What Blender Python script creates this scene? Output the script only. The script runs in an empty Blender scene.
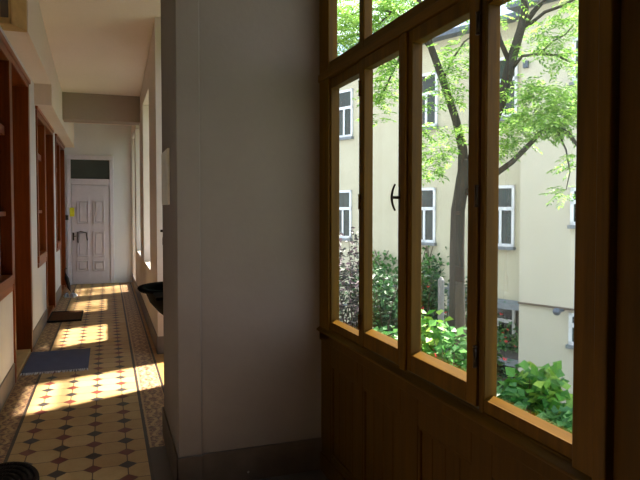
import bpy, math, random
from mathutils import Vector, Matrix
random.seed(7)
PI = math.pi
sc = bpy.context.scene
col = sc.collection

# ------------------------------------------------------------------ camera
FPX = 598.0
EYE = Vector((0, 0, 1.57))
YAW = math.radians(19.6)
PITCH = math.atan(20 / FPX)
fwd = Vector((math.sin(YAW) * math.cos(PITCH), math.cos(YAW) * math.cos(PITCH), -math.sin(PITCH)))
rgt = Vector((math.cos(YAW), -math.sin(YAW), 0))
upv = rgt.cross(fwd)

def ray(px, py):
    return (fwd + rgt * ((px - 320) / FPX) + upv * (-(py - 228) / FPX))

def onX(px, py, X):
    d = ray(px, py); return EYE + d * (X / d.x)
def onY(px, py, Y):
    d = ray(px, py); return EYE + d * (Y / d.y)
def onZ(px, py, Z):
    d = ray(px, py); return EYE + d * ((Z - EYE.z) / d.z)
def at(px, py, D):
    return EYE + ray(px, py) * D

cam_d = bpy.data.cameras.new('camera')
cam = bpy.data.objects.new('camera', cam_d)
col.objects.link(cam)
cam.location = EYE
cam.rotation_euler = (PI / 2 - PITCH, 0, -YAW)
cam_d.sensor_width = 36
cam_d.lens = FPX / 640 * 36
cam_d.shift_y = -12 / 640
cam_d.clip_start = .02
cam_d.clip_end = 300
sc.camera = cam

# ------------------------------------------------------------------ materials
def lin(c):
    return tuple(((v / 255 / 12.92) if v / 255 <= .04045 else ((v / 255 + .055) / 1.055) ** 2.4) for v in c) + (1,)

class NT:
    def __init__(self, name):
        self.m = bpy.data.materials.new(name); self.m.use_nodes = True
        self.t = self.m.node_tree; self.t.nodes.clear()
        self.out = self.t.nodes.new('ShaderNodeOutputMaterial')
    def n(self, typ, **kw):
        nd = self.t.nodes.new(typ)
        for k, v in kw.items(): setattr(nd, k, v)
        return nd
    def l(self, a, b): self.t.links.new(a, b)
    def setv(self, sock, v):
        if hasattr(v, 'links') or isinstance(v, bpy.types.NodeSocket): self.l(v, sock)
        else: sock.default_value = v
    def math(self, op, a, b=None, c=None):
        nd = self.n('ShaderNodeMath', operation=op)
        self.setv(nd.inputs[0], a)
        if b is not None: self.setv(nd.inputs[1], b)
        if c is not None: self.setv(nd.inputs[2], c)
        return nd.outputs[0]
    def mix(self, f, a, b):
        nd = self.n('ShaderNodeMix', data_type='RGBA')
        self.setv(nd.inputs[0], f); self.setv(nd.inputs[6], a); self.setv(nd.inputs[7], b)
        return nd.outputs[2]
    def coords(self, scale=(1, 1, 1), kind='Object'):
        tc = self.n('ShaderNodeTexCoord'); mp = self.n('ShaderNodeMapping')
        mp.inputs['Scale'].default_value = scale
        self.l(tc.outputs[kind], mp.inputs[0]); return mp.outputs[0]
    def noise(self, vec, scale, detail=4, rough=.55):
        nd = self.n('ShaderNodeTexNoise'); self.l(vec, nd.inputs['Vector'])
        nd.inputs['Scale'].default_value = scale; nd.inputs['Detail'].default_value = detail
        nd.inputs['Roughness'].default_value = rough
        return nd.outputs[0]
    def ramp(self, f, stops):
        nd = self.n('ShaderNodeValToRGB'); self.l(f, nd.inputs[0]); e = nd.color_ramp.elements
        while len(e) < len(stops): e.new(.5)
        for k, (p, c) in enumerate(stops): e[k].position = p; e[k].color = c
        return nd.outputs[0]
    def bump(self, h, strength=.2, dist=.01):
        b = self.n('ShaderNodeBump'); b.inputs['Strength'].default_value = strength
        b.inputs['Distance'].default_value = dist; self.l(h, b.inputs['Height']); return b.outputs[0]
    def bsdf(self, color, rough=.6, metal=0, normal=None, spec=.5):
        p = self.n('ShaderNodeBsdfPrincipled')
        self.setv(p.inputs['Base Color'], color); self.setv(p.inputs['Roughness'], rough)
        p.inputs['Metallic'].default_value = metal
        p.inputs['Specular IOR Level'].default_value = spec
        if normal is not None: self.l(normal, p.inputs['Normal'])
        self.l(p.outputs[0], self.out.inputs[0]); return p

def mat_plain(name, c, rough=.6, metal=0, spec=.5, var=.12, scale=12):
    t = NT(name); v = t.coords(); nz = t.noise(v, scale)
    c = lin(c); d = tuple(x * (1 - var) for x in c[:3]) + (1,)
    e = tuple(min(1, x * (1 + var)) for x in c[:3]) + (1,)
    t.bsdf(t.ramp(nz, [(.3, d), (.7, e)]), rough, metal, t.bump(nz, .08, .004), spec)
    return t.m

def mat_plaster(name, c, c2, rough=.85):
    t = NT(name); v = t.coords()
    a = t.noise(v, 1.3, 5); b = t.noise(v, 28, 5); f = t.noise(v, 110, 2)
    base = t.ramp(a, [(.3, lin(c)), (.72, lin(c2))])
    base = t.mix(t.math('MULTIPLY', b, .12), base, lin([x * .72 for x in c]))
    t.bsdf(base, rough, 0, t.bump(t.math('ADD', b, t.math('MULTIPLY', f, .4)), .25, .004), .25)
    return t.m

def mat_wood(name, dark, light, rough=.42, scale=(26, 26, 1.6), spec=.4):
    t = NT(name); v = t.coords(scale)
    g = t.noise(v, 1.0, 6, .65); h = t.noise(v, 4.5, 3, .6)
    c = t.ramp(g, [(.28, lin(dark)), (.74, lin(light))])
    c = t.mix(t.math('MULTIPLY', h, .3), c, lin([x * .55 for x in dark]))
    t.bsdf(c, rough, 0, t.bump(g, .12, .002), spec)
    return t.m

def mat_glass(name, refl=.08, tint=(1, 1, 1, 1)):
    t = NT(name)
    tr = t.n('ShaderNodeBsdfTransparent'); tr.inputs[0].default_value = tint
    gl = t.n('ShaderNodeBsdfGlossy'); gl.inputs['Roughness'].default_value = .02
    fr = t.n('ShaderNodeFresnel'); fr.inputs[0].default_value = 1.35
    mx = t.n('ShaderNodeMixShader')
    t.l(t.math('MULTIPLY', fr.outputs[0], refl * 4), mx.inputs[0])
    t.l(tr.outputs[0], mx.inputs[1]); t.l(gl.outputs[0], mx.inputs[2]); t.l(mx.outputs[0], t.out.inputs[0])
    return t.m

def mat_leaf(name, c1, c2, c3, trans=.5):
    t = NT(name); oi = t.n('ShaderNodeNewGeometry')
    r = t.ramp(oi.outputs['Random Per Island'], [(.0, lin(c1)), (.5, lin(c2)), (1., lin(c3))])
    d = t.n('ShaderNodeBsdfPrincipled'); t.l(r, d.inputs['Base Color']); d.inputs['Roughness'].default_value = .5
    tl = t.n('ShaderNodeBsdfTranslucent'); t.l(r, tl.inputs[0])
    mx = t.n('ShaderNodeMixShader'); mx.inputs[0].default_value = trans
    t.l(d.outputs[0], mx.inputs[1]); t.l(tl.outputs[0], mx.inputs[2]); t.l(mx.outputs[0], t.out.inputs[0])
    return t.m

# floor: octagon tiles with small diamonds, dark border lines, speckled border band
def mat_floor():
    t = NT('encaustic_tiles'); m = t.math
    tc = t.n('ShaderNodeTexCoord'); sp = t.n('ShaderNodeSeparateXYZ'); t.l(tc.outputs['Object'], sp.inputs[0])
    x, y = sp.outputs[0], sp.outputs[1]
    S = .2; XL, XR = -.61, .235
    gx = m('DIVIDE', m('SUBTRACT', x, XL + .1 + .0125), S); gy = m('DIVIDE', y, S)
    ix = m('ROUND', gx); iy = m('ROUND', gy)
    fx = m('ABSOLUTE', m('SUBTRACT', gx, ix)); fy = m('ABSOLUTE', m('SUBTRACT', gy, iy))
    diamond = m('LESS_THAN', m('ADD', fx, fy), .27)
    dgrout = m('LESS_THAN', m('ABSOLUTE', m('SUBTRACT', m('ADD', fx, fy), .275)), .014)
    par = m('MODULO', m('ABSOLUTE', m('ADD', ix, iy)), 2.0)
    line = m('MAXIMUM', m('LESS_THAN', fx, .017), m('LESS_THAN', fy, .017))
    cell = t.n('ShaderNodeCombineXYZ'); t.l(m('FLOOR', gx), cell.inputs[0]); t.l(m('FLOOR', gy), cell.inputs[1])
    wn = t.n('ShaderNodeTexWhiteNoise'); t.l(cell.outputs[0], wn.inputs[0])
    vec = t.coords(); nz = t.noise(vec, 9, 6); nf = t.noise(vec, 60, 3)
    octc = t.mix(wn.outputs[0], lin((196, 160, 102)), lin((214, 182, 128)))
    octc = t.mix(m('MULTIPLY', nz, .55), octc, lin((160, 122, 76)))
    dc = t.mix(par, lin((50, 44, 44)), lin((112, 46, 36)))
    c = t.mix(line, octc, lin((84, 60, 36)))
    c = t.mix(dgrout, c, lin((84, 60, 36)))
    c = t.mix(diamond, c, dc)
    # border band
    vo = t.n('ShaderNodeTexVoronoi'); vo.inputs['Scale'].default_value = 62; t.l(vec, vo.inputs['Vector'])
    sv = t.n('ShaderNodeSeparateColor'); t.l(vo.outputs['Color'], sv.inputs[0])
    bsp = t.ramp(sv.outputs[0], [(.0, lin((104, 72, 58))), (.35, lin((140, 98, 72))), (.6, lin((196, 160, 118))), (1., lin((112, 80, 62)))])
    # scroll figure inside each band tile
    by = m('ABSOLUTE', m('SUBTRACT', m('FRACT', m('DIVIDE', y, .2)), .5))
    wave = m('SINE', m('MULTIPLY', y, 31.4))
    dL = m('ABSOLUTE', m('SUBTRACT', x, -.70)); dR = m('ABSOLUTE', m('SUBTRACT', x, .345))
    db = m('MINIMUM', dL, dR)
    ring = m('LESS_THAN', m('ABSOLUTE', m('SUBTRACT', db, m('ADD', .035, m('MULTIPLY', wave, .018)))), .012)
    bcol = t.mix(m('MULTIPLY', ring, .6), bsp, lin((214, 180, 128)))
    bcol = t.mix(m('LESS_THAN', m('SUBTRACT', .5, by), .02), bcol, lin((58, 44, 34)))
    edge = m('MULTIPLY', m('GREATER_THAN', db, .083), m('LESS_THAN', db, .095))
    bcol = t.mix(edge, bcol, lin((190, 156, 110)))
    isband = m('MAXIMUM', m('LESS_THAN', x, XL), m('GREATER_THAN', x, XR))
    c = t.mix(isband, c, bcol)
    # outer plain border
    plain = t.mix(m('MULTIPLY', nz, .7), lin((200, 150, 84)), lin((120, 82, 46)))
    isout = m('MAXIMUM', m('LESS_THAN', x, -.79), m('GREATER_THAN', x, .445))
    c = t.mix(isout, c, plain)
    for X0 in (XL, XR, .445):
        c = t.mix(m('LESS_THAN', m('ABSOLUTE', m('SUBTRACT', x, X0)), .011), c, lin((44, 34, 32)))
    # dark plain floor of the hall right of the tiled strip
    dark = m('MULTIPLY', m('GREATER_THAN', x, XR + .008), m('LESS_THAN', y, 4.02))
    c = t.mix(dark, c, t.mix(nz, lin((52, 46, 42)), lin((80, 72, 66))))
    c = t.mix(m('MULTIPLY', nf, .25), c, lin((70, 52, 36)))
    t.bsdf(c, t.math('ADD', .36, m('MULTIPLY', nz, .25)), 0, t.bump(m('SUBTRACT', nf, m('MULTIPLY', m('MAXIMUM', line, dgrout), 1.5)), .12, .003), .45)
    return t.m

def mat_baseboard():
    t = NT('scuffed_grey_paint'); v = t.coords(); nz = t.noise(v, 7, 6)
    vo = t.n('ShaderNodeTexVoronoi'); vo.inputs['Scale'].default_value = 9; t.l(v, vo.inputs['Vector'])
    chip = t.math('LESS_THAN', vo.outputs['Distance'], t.math('MULTIPLY', t.noise(v, 3, 2), .16))
    c = t.ramp(nz, [(.3, lin((66, 55, 47))), (.7, lin((82, 70, 60)))])
    c = t.mix(t.math('MULTIPLY', chip, .7), c, lin((150, 144, 136)))
    t.bsdf(c, .55, 0, t.bump(nz, .1, .003), .3); return t.m

M = {}
M['floor'] = mat_floor()
M['wall'] = mat_plaster('cream_plaster', (214, 204, 196), (222, 212, 204))
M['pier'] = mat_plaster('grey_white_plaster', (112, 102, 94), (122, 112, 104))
M['wallw'] = mat_plaster('white_plaster', (212, 214, 222), (222, 224, 230))
M['ceil'] = mat_plaster('ceiling_plaster', (234, 224, 216), (240, 230, 222))
M['base'] = mat_baseboard()
M['basel'] = mat_plain('worn_grey_baseboard_paint', (122, 114, 110), .6, 0, .3, .12, 6)
M['ochre'] = mat_wood('ochre_varnished_wood', (60, 40, 0), (96, 65, 2), .5, spec=.12)
M['ochre_h'] = mat_wood('ochre_varnished_wood_rail', (60, 40, 0), (96, 65, 2), .5, (26, 1.6, 26), .12)
M['panelw'] = mat_wood('brown_panel_wood', (56, 37, 0), (76, 50, 2), .6, spec=.1)
M['redwood'] = mat_wood('red_brown_varnished_wood', (106, 46, 8), (150, 74, 20), .35)
M['redwood_h'] = mat_wood('red_brown_varnished_rail', (126, 60, 14), (164, 86, 26), .35, (26, 1.6, 26))
M['glass'] = mat_glass('window_glass', .06)
M['dglass'] = mat_plain('dark_window_glass', (28, 30, 34), .08, 0, .6, .2, 3)
M['gglass'] = mat_plain('green_reflection_pane', (34, 48, 42), .12, 0, .5, .5, 2)  # dark green reflection is painted into this opaque pane colour
M['tglass'] = mat_plain('grey_green_glass', (70, 78, 76), .15, 0, .5, .1, 3)
M['door'] = mat_plain('pale_lilac_door_paint', (204, 202, 216), .45, 0, .4, .05, 10)
M['iron'] = mat_plain('black_cast_iron', (12, 12, 13), .8, 0, .04, .3, 20)
M['dmetal'] = mat_plain('dark_bronze_metal', (44, 36, 30), .35, .8, .5, .2, 20)
M['yellow'] = mat_plain('yellow_sticker', (214, 214, 40), .5)
M['black'] = mat_plain('black_plastic', (26, 26, 28), .4)
M['cabinet'] = mat_plain('cream_cabinet_paint', (196, 166, 112), .5)
M['cpanel'] = mat_plain('grey_cabinet_panel', (104, 98, 94), .5)
M['paper'] = mat_plain('framed_paper', (206, 200, 186), .5)

def mat_weave(name, c1, c2, sc_=(160, 160, 1)):
    t = NT(name); v = t.coords(); nz = t.noise(v, 14, 5)
    w = t.n('ShaderNodeTexChecker'); w.inputs['Scale'].default_value = 130; t.l(v, w.inputs[0])
    c = t.mix(w.outputs[1], lin(c1), lin(c2)); c = t.mix(t.math('MULTIPLY', nz, .4), c, lin([q * .5 for q in c1]))
    t.bsdf(c, .95, 0, t.bump(w.outputs[1], .4, .003), .1); return t.m
M['bluemat'] = mat_weave('blue_grey_woven_rug', (90, 93, 112), (118, 121, 142))
M['fringe'] = mat_plain('off_white_fringe', (206, 206, 212), .9)
M['brownmat'] = mat_weave('brown_coir', (84, 54, 34), (110, 74, 46))
M['rubber'] = mat_plain('black_rubber', (24, 20, 18), .7, 0, .2)
M['blackmat'] = mat_weave('black_braided_mat', (22, 20, 20), (66, 56, 48))
M['shoe'] = mat_plain('pale_blue_white_fabric', (186, 192, 214), .7)
M['sole'] = mat_plain('white_rubber', (226, 226, 228), .6)
M['umb'] = mat_plain('dark_grey_fabric', (48, 46, 52), .8)
# outside
M['facade'] = mat_plaster('pale_yellow_render', (184, 178, 154), (190, 185, 162))
M['facade2'] = mat_plaster('cream_render', (192, 186, 168), (196, 191, 174))
M['wframe'] = mat_plain('white_window_paint', (214, 217, 220), .5, 0, .4, .03)
M['ledge'] = mat_plain('weathered_stone_ledge', (120, 126, 130), .7, 0, .3, .15, 5)
M['roof'] = mat_plain('blue_grey_sheet_roof', (112, 130, 156), .5, .2, .5, .12, 3)
M['gutter'] = mat_plain('dark_gutter_metal', (92, 100, 112), .5, .4)
M['brick'] = mat_plain('brown_basement_render', (98, 86, 70), .85)
M['ground'] = mat_plain('garden_soil_and_grass', (74, 92, 44), .95, 0, .1, .5, 2)
M['bark'] = mat_plaster('grey_brown_bark', (66, 63, 56), (44, 42, 40), .95)
M['bark2'] = mat_plain('dark_twig_bark', (60, 50, 40), .9)
M['leaf'] = mat_leaf('tree_leaves', (72, 122, 40), (122, 166, 70), (166, 196, 104), .55)
M['leafdark'] = mat_leaf('hedge_leaves', (18, 46, 26), (40, 80, 42), (78, 118, 76), .3)
M['leafgrey'] = mat_leaf('purple_grey_leaves', (38, 38, 40), (62, 70, 64), (108, 84, 98), .25)
M['leafbright'] = mat_leaf('bright_lobed_leaves', (48, 112, 40), (92, 152, 50), (160, 190, 76), .4)
M['leafmid'] = mat_leaf('mid_green_leaves', (34, 84, 36), (66, 124, 56), (112, 160, 90), .4)
M['red'] = mat_plain('red_petals', (206, 60, 62), .6)
M['post'] = mat_plain('pale_grey_post', (112, 112, 114), .7)
M['terra'] = mat_plain('dark_planter', (70, 66, 62), .7)

# ------------------------------------------------------------------ mesh building
class MB:
    def __init__(self, tf=None): self.v = []; self.f = []; self.tf = tf
    def add(self, vs, fs):
        b = len(self.v)
        if self.tf: vs = [self.tf(*p) for p in vs]
        self.v += [tuple(p) for p in vs]; self.f += [tuple(b + i for i in f) for f in fs]
    def box(self, x0, x1, y0, y1, z0, z1):
        if x0 > x1: x0, x1 = x1, x0
        if y0 > y1: y0, y1 = y1, y0
        if z0 > z1: z0, z1 = z1, z0
        self.add([(x0, y0, z0), (x1, y0, z0), (x1, y1, z0), (x0, y1, z0), (x0, y0, z1), (x1, y0, z1), (x1, y1, z1), (x0, y1, z1)],
                 [(0, 3, 2, 1), (4, 5, 6, 7), (0, 1, 5, 4), (1, 2, 6, 5), (2, 3, 7, 6), (3, 0, 4, 7)])
    def prism(self, pts, axis, a, b):
        # pts: 2D outline; extruded along axis from a to b
        n = len(pts); vs = []
        for q in (a, b):
            for (u, w) in pts:
                vs.append((q, u, w) if axis == 'x' else (u, q, w) if axis == 'y' else (u, w, q))
        fs = [tuple(range(n))[::-1], tuple(range(n, 2 * n))] + [(i, (i + 1) % n, n + (i + 1) % n, n + i) for i in range(n)]
        self.add(vs, fs)
    def tube(self, pts, radii, seg=10, cap=True):
        pts = [Vector(p) for p in pts]
        if not hasattr(radii, '__len__'): radii = [radii] * len(pts)
        ref = Vector((.31, .17, .93)).normalized(); vs = []; fs = []
        for i, p in enumerate(pts):
            t = (pts[min(i + 1, len(pts) - 1)] - pts[max(i - 1, 0)]).normalized()
            u = t.cross(ref)
            if u.length < .05: u = t.cross(Vector((1, 0, 0)))
            u.normalize(); w = t.cross(u)
            for k in range(seg):
                a = 2 * PI * k / seg
                vs.append(p + (u * math.cos(a) + w * math.sin(a)) * radii[i])
        for i in range(len(pts) - 1):
            for k in range(seg):
                fs.append((i * seg + k, i * seg + (k + 1) % seg, (i + 1) * seg + (k + 1) % seg, (i + 1) * seg + k))
        if cap: fs += [tuple(range(seg))[::-1], tuple((len(pts) - 1) * seg + k for k in range(seg))]
        self.add(vs, fs)
    def lathe(self, prof, c=(0, 0, 0), seg=28, sx=1, sy=1):
        vs = []; fs = []; n = len(prof)
        for k in range(seg):
            a = 2 * PI * k / seg
            for (r, z) in prof: vs.append((c[0] + r * math.cos(a) * sx, c[1] + r * math.sin(a) * sy, c[2] + z))
        for k in range(seg):
            for i in range(n - 1):
                fs.append((k * n + i, ((k + 1) % seg) * n + i, ((k + 1) % seg) * n + i + 1, k * n + i + 1))
        fs.append(tuple(k * n for k in range(seg))[::-1]); fs.append(tuple(k * n + n - 1 for k in range(seg)))
        self.add(vs, fs)
    def build(self, name, mat, parent=None, bevel=0, smooth=False):
        me = bpy.data.meshes.new(name); me.from_pydata(self.v, [], self.f); me.update()
        me.materials.append(mat)
        o = bpy.data.objects.new(name, me); col.objects.link(o)
        if parent is not None:
            o.parent = parent
            inv = Matrix.Translation(-world_loc(parent))
            me.transform(inv)
        if smooth:
            for p in me.polygons: p.use_smooth = True
        if bevel:
            b = o.modifiers.new('bevel', 'BEVEL'); b.width = bevel; b.segments = 2; b.limit_method = 'ANGLE'
        return o

def world_loc(o):
    v = Vector(o.location)
    while o.parent: o = o.parent; v += Vector(o.location)
    return v

def empty(name, loc, label=None, cat=None, group=None, kind=None):
    o = bpy.data.objects.new(name, None); col.objects.link(o); o.location = loc; o.empty_display_size = .1
    return tag(o, label, cat, group, kind)
def tag(o, label=None, cat=None, group=None, kind=None):
    if label: o['label'] = label
    if cat: o['category'] = cat
    if group: o['group'] = group
    if kind: o['kind'] = kind
    return o
def struct(o, label, cat): return tag(o, label, cat, kind='structure')

def box(name, mat, *a, parent=None, bevel=0):
    b = MB(); b.box(*a); return b.build(name, mat, parent, bevel)

XLW, XRW, XW = -.80, .50, 1.2      # corridor left wall, corridor right wall, window wall
YP0, YP1 = 3.35, 4.23              # pier
YJ = 6.6                           # jog after the bay
YE = 13.22                          # end wall

# ------------------------------------------------------------------ shell
struct(box('floor', M['floor'], -1.3, 1.3, -4, YE + .2, -.15, 0), 'patterned tile floor of cream octagons and dark diamonds running down the corridor', 'floor')

b = MB()
prof = [(-4, 3.7), (5.6, 3.7), (6.5, 3.6), (7.5, 3.48), (8.5, 3.38), (9.7, 3.3), (YE + .2, 3.3), (YE + .2, 3.95), (-4, 3.95)]
b.prism(prof, 'x', -1.3, 1.6)
struct(b.build('ceiling', M['ceil']), 'warm white plaster ceiling over the corridor', 'ceiling')

U = [  # window y0,y1, door y0,y1, top
    (4.35, 5.86, 5.95, 7.20, 2.92),
    (7.98, 8.95, 9.03, 10.30, 2.76),
    (10.85, 11.65, 11.73, 12.90, 2.76)]
b = MB()
b.box(-1.32, XLW, -4, U[0][0], 0, 3.7)
prev = None
for k, (w0, w1, d0, d1, zt) in enumerate(U):
    b.box(-1.32, XLW, w0, w1, 0, .93)
    b.box(-1.32, XLW, w0, d1, zt, 3.7)
    b.box(-1.32, -1.2, w0, d1, 0, zt)
    b.box(-1.2, XLW, w1, d0, 0, .93)
    e = U[k + 1][0] if k < 2 else YE
    b.box(-1.32, XLW, d1, e, 0, 3.7)
struct(b.build('wall_left', M['wallw']), 'white plaster left corridor wall pierced by wooden doors and windows', 'wall')

# bulkhead under the ceiling on the left
b = MB(); b.box(XLW, -.61, 5.62, 7.88, 3.05, 3.7); b.box(XLW, -.61, 7.88, YE, 2.80, 3.7)
struct(b.build('trim_1', M['ceil']), 'stepped plaster bulkhead along the top of the left corridor wall', 'bulkhead')
# end wall with the door opening left solid behind the door
struct(box('wall_end', M['wallw'], -1.3, 1.3, YE, YE + .2, 0, 3.5), 'white end wall of the corridor around the pale panelled door', 'wall')
# cross beam
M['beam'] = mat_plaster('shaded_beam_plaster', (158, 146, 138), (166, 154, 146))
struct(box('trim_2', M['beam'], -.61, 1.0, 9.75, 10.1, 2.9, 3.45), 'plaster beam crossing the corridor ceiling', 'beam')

# right corridor wall with deep window openings
b = MB()
WINS = [(7.7, 9.0, 3.05), (9.95, 11.35, 3.0), (11.8, 13.1, 3.0)]
XO = 1.02
y = YJ
for (a, c, zt) in WINS:
    b.box(XRW, XO, y, a, 0, 3.7)
    if a < 11.5: b.prism([(XRW, 0), (XO, 0), (XO, .88), (XRW, .80)], 'y', a, c)
    b.box(XRW, XO, a, c, zt, 3.7)
    y = c
b.box(XRW, XO, y, YE, 0, 3.7)
struct(b.build('wall_right', M['wall']), 'plaster right corridor wall with deep daylit window recesses', 'wall')

# bay outer wall + lintel, exterior wall pieces
b = MB()
b.box(XW, XW + .12, YP1, 5.68, 0, 3.7)
b.box(XW, XW + .3, 5.68, YJ, 0, .84)
b.box(XW, XW + .3, 5.68, YJ, 3.25, 3.7)
b.box(XO, XW + .3, YJ, YJ + .3, 0, 3.7)
b.box(.46, XW, YP1, YP1 + .12, 3.1, 3.7)
struct(b.build('wall_bay', M['wallw']), 'bright plaster wall of the side bay behind the pier', 'wall')
# pier
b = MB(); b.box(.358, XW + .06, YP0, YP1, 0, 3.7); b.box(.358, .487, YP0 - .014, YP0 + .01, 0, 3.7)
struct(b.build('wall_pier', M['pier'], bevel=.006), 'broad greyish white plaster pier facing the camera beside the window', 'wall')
# wall behind camera and right of the window
struct(box('wall_back', M['wall'], -1.3, 1.5, -4.2, -4, 0, 3.7), 'plaster wall closing the hall behind the viewer', 'wall')

# exterior window wall: lintel, parapet core, wood-clad section nearer than the window
b = MB()
b.box(XW + .03, XW + .06, 1.17, YP0, 0, .80)
b.box(XW, XW + .06, -.9, YP0, 3.25, 3.7)
b.box(XW + .03, XW + .3, -.9, 1.17, 0, 3.25)
b.box(XW, XW + .3, -4, -.9, 0, 3.7)
struct(b.build('wall_window_side', M['wall']), 'wall carrying the large wooden courtyard window', 'wall')

# baseboards
BH = .19
b = MB(); b.box(.372, XW, YP0 - .018, YP0, 0, BH); b.box(.346, .489, YP0 - .032, YP0 - .014, 0, BH)
b.box(.346, .358, YP0 - .032, YP1 + .012, 0, BH); b.box(.346, XW, YP1, YP1 + .012, 0, BH)
struct(b.build('baseboard_pier', M['base'], bevel=.003), 'scuffed grey brown painted baseboard round the pier', 'baseboard')
b = MB()
b.box(XLW, XLW + .012, -4, 5.9, 0, BH)
for a, c in ((7.3, 8.98), (10.4, 11.7), (13.0, YE)): b.box(XLW, XLW + .012, a, c, 0, BH)
struct(b.build('baseboard_left', M['basel'], bevel=.003), 'grey painted baseboard along the left wall', 'baseboard')
b = MB(); b.box(XRW - .012, XRW, YJ - .012, YE, 0, BH); b.box(XRW - .012, XW, YJ - .012, YJ, 0, BH)
struct(b.build('baseboard_right', M['basel'], bevel=.003), 'grey painted baseboard along the right corridor wall', 'baseboard')

# ------------------------------------------------------------------ big courtyard window (window_1)
w = empty('window_1', (XW, 2.2, .84)); struct(w, 'large ochre varnished wooden window with four tall panes looking onto the courtyard', 'window')
ZB, ZT0, ZT1, ZTOP = .935, 2.247, 2.40, 3.2
GX = XW + .035       # glass plane
b = MB()
b.box(XW - .012, XW + .046, 3.2, YP0, .80, 3.25)          # far jamb
b.box(XW - .004, XW + .046, 2.722, 2.78, .84, 3.25)        # post between panes 1 and 2
b.box(XW - .004, XW + .046, 1.711, 1.736, .84, 3.25)       # post between panes 3 and 4
b.box(XW - .012, XW + .046, 1.17, 1.29, .80, 3.25)         # near jamb
b.box(XW - .03, XW + .046, 1.155, 1.20, 0, 3.25)
b.build('frame_post', M['ochre'], w, .006)
b = MB()
b.box(XW - .004, XW + .046, 1.17, YP0, .80, .875)           # bottom rail
b.box(XW - .02, XW + .046, 1.17, YP0, 2.305, 2.352)         # transom
b.box(XW - .002, XW + .046, 1.17, YP0, 2.352, ZT1)
b.box(XW, XW + .046, 1.17, YP0, ZTOP, 3.25)
b.build('frame_rail', M['ochre_h'], w, .006)
b = MB(); b.prism([(XW - .03, .842), (XW - .03, .852), (XW + .0, .872), (XW + .03, .872), (XW + .03, .842)], 'y', 1.2, YP0)
b.build('sill_moulding', M['ochre_h'], w, .003)

def sash(y0, y1, st0, st1, xin, ZB=.957, zlo=.885, name='sash'):
    """leaf between y0,y1 with stile widths st0 (near) and st1 (far)"""
    m = MB()
    m.box(xin, xin + .05, y0, y0 + st0, zlo, 2.303)
    m.box(xin, xin + .05, y1 - st1, y1, zlo, 2.303)
    m.box(xin, xin + .05, y0 + st0, y1 - st1, zlo, ZB)
    m.box(xin, xin + .05, y0 + st0, y1 - st1, ZT0, 2.303)
    s = m.build(name, M['ochre'], w, .004)
    g = MB(); g.box(GX, GX + .004, y0 + st0 - .003, y1 - st1 + .003, ZB - .003, ZT0 + .003)
    g.build('glass_pane', M['glass'], s)
    # light sloping glazing bead on the sash bottom
    q = MB(); q.prism([(xin + .004, ZB), (GX, ZB), (GX, ZB + .012)], 'y', y0 + st0, y1 - st1); q.build('glazing_bead', M['ochre_h'], s)
    return s
sA = sash(2.782, 3.21, .004, .025, XW + .002, .918, .875)
sB = sash(2.262, 2.728, .068, .032, XW - .012)
sC = sash(1.739, 2.258, .060, .050, XW - .012)
sD = sash(1.292, 1.713, .004, .004, XW + .002, .918, .875)
# middle astragal strip where the two leaves meet
b = MB(); b.box(XW - .026, XW - .012, 2.238, 2.286, .88, 2.30); b.build('meeting_strip', M['ochre'], w, .005)
# upper lights
for (y0, y1) in ((2.78, 3.2), (1.736, 2.722), (1.29, 1.711)):
    g = MB(); g.box(GX, GX + .004, y0, y1, ZT1, ZTOP); g.build('upper_glass_pane', M['glass'], w)
# hinges between third and fourth panes and left of second pane
for (yy, px_) in ((1.737, 475), (2.735, 363)):
    for zz in ((2.19, 1.61, 1.06) if yy < 2 else (2.16, 1.60, 1.0)):
        h = MB(); h.tube([(XW - .018, yy, zz - .032), (XW - .018, yy, zz + .032)], .0065, 10)
        h.tube([(XW - .018, yy, zz - .037), (XW - .018, yy, zz - .032)], .008, 10)
        h.tube([(XW - .018, yy, zz + .032), (XW - .018, yy, zz + .038)], .008, 10)
        h.build('hinge', M['ochre'] if yy > 2 else M['dmetal'], sC if yy < 2 else sB, 0, True)
# curved T handle
h = MB(); zc = 1.615; yh = 2.30
h.box(XW - .018, XW - .012, yh - .012, yh + .012, zc - .05, zc + .045)
h.tube([(XW - .015, yh, zc), (XW - .055, yh, zc)], [.007, .006], 10)
pts = []; rr = []
for k in range(13):
    t = -1 + 2 * k / 12
    pts.append((XW - .056 + .016 * t * t, yh + .002, zc + .056 * t)); rr.append(.0058 - .0015 * abs(t))
h.tube(pts, rr, 10)
h.build('handle', M['dmetal'], w, 0, True)

# wooden wainscot under the window
t1 = empty('trim_3', (XW, 2.2, 0)); struct(t1, 'brown wooden panelling with four recessed panels below the courtyard window', 'panelling')
b = MB()
PAN = [(2.80, 3.19), (2.32, 2.735), (1.78, 2.17), (1.30, 1.66)]
edges = [1.17] + [v for p in reversed(PAN) for v in p] + [YP0]
for i in range(0, len(edges), 2): b.box(XW, XW + .03, edges[i], edges[i + 1], 0, .80)
for (a, c) in PAN: b.box(XW, XW + .03, a, c, .67, .80); b.box(XW, XW + .03, a, c, 0, .14)
b.build('stile_frame', M['panelw'], t1, .004)
b = MB(); b.box(XW - .012, XW + .02, 1.2, YP0, .785, .842); b.build('top_rail', M['panelw'], t1, .006)
for (a, c) in PAN:
    b = MB(); n = 4; wd = (c - a) / n
    for k in range(n): b.box(XW + .016, XW + .03, a + k * wd + .002, a + (k + 1) * wd - .002, .14, .67)
    b.build('recessed_panel', M['panelw'], t1, .003)
    b = MB()
    for (y0, y1, z0, z1) in ((a, c, .655, .672), (a, c, .138, .155), (a, a + .015, .14, .67), (c - .015, c, .14, .67)):
        b.box(XW + .004, XW + .02, y0, y1, z0, z1)
    b.build('panel_moulding', M['panelw'], t1, .003)
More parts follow.
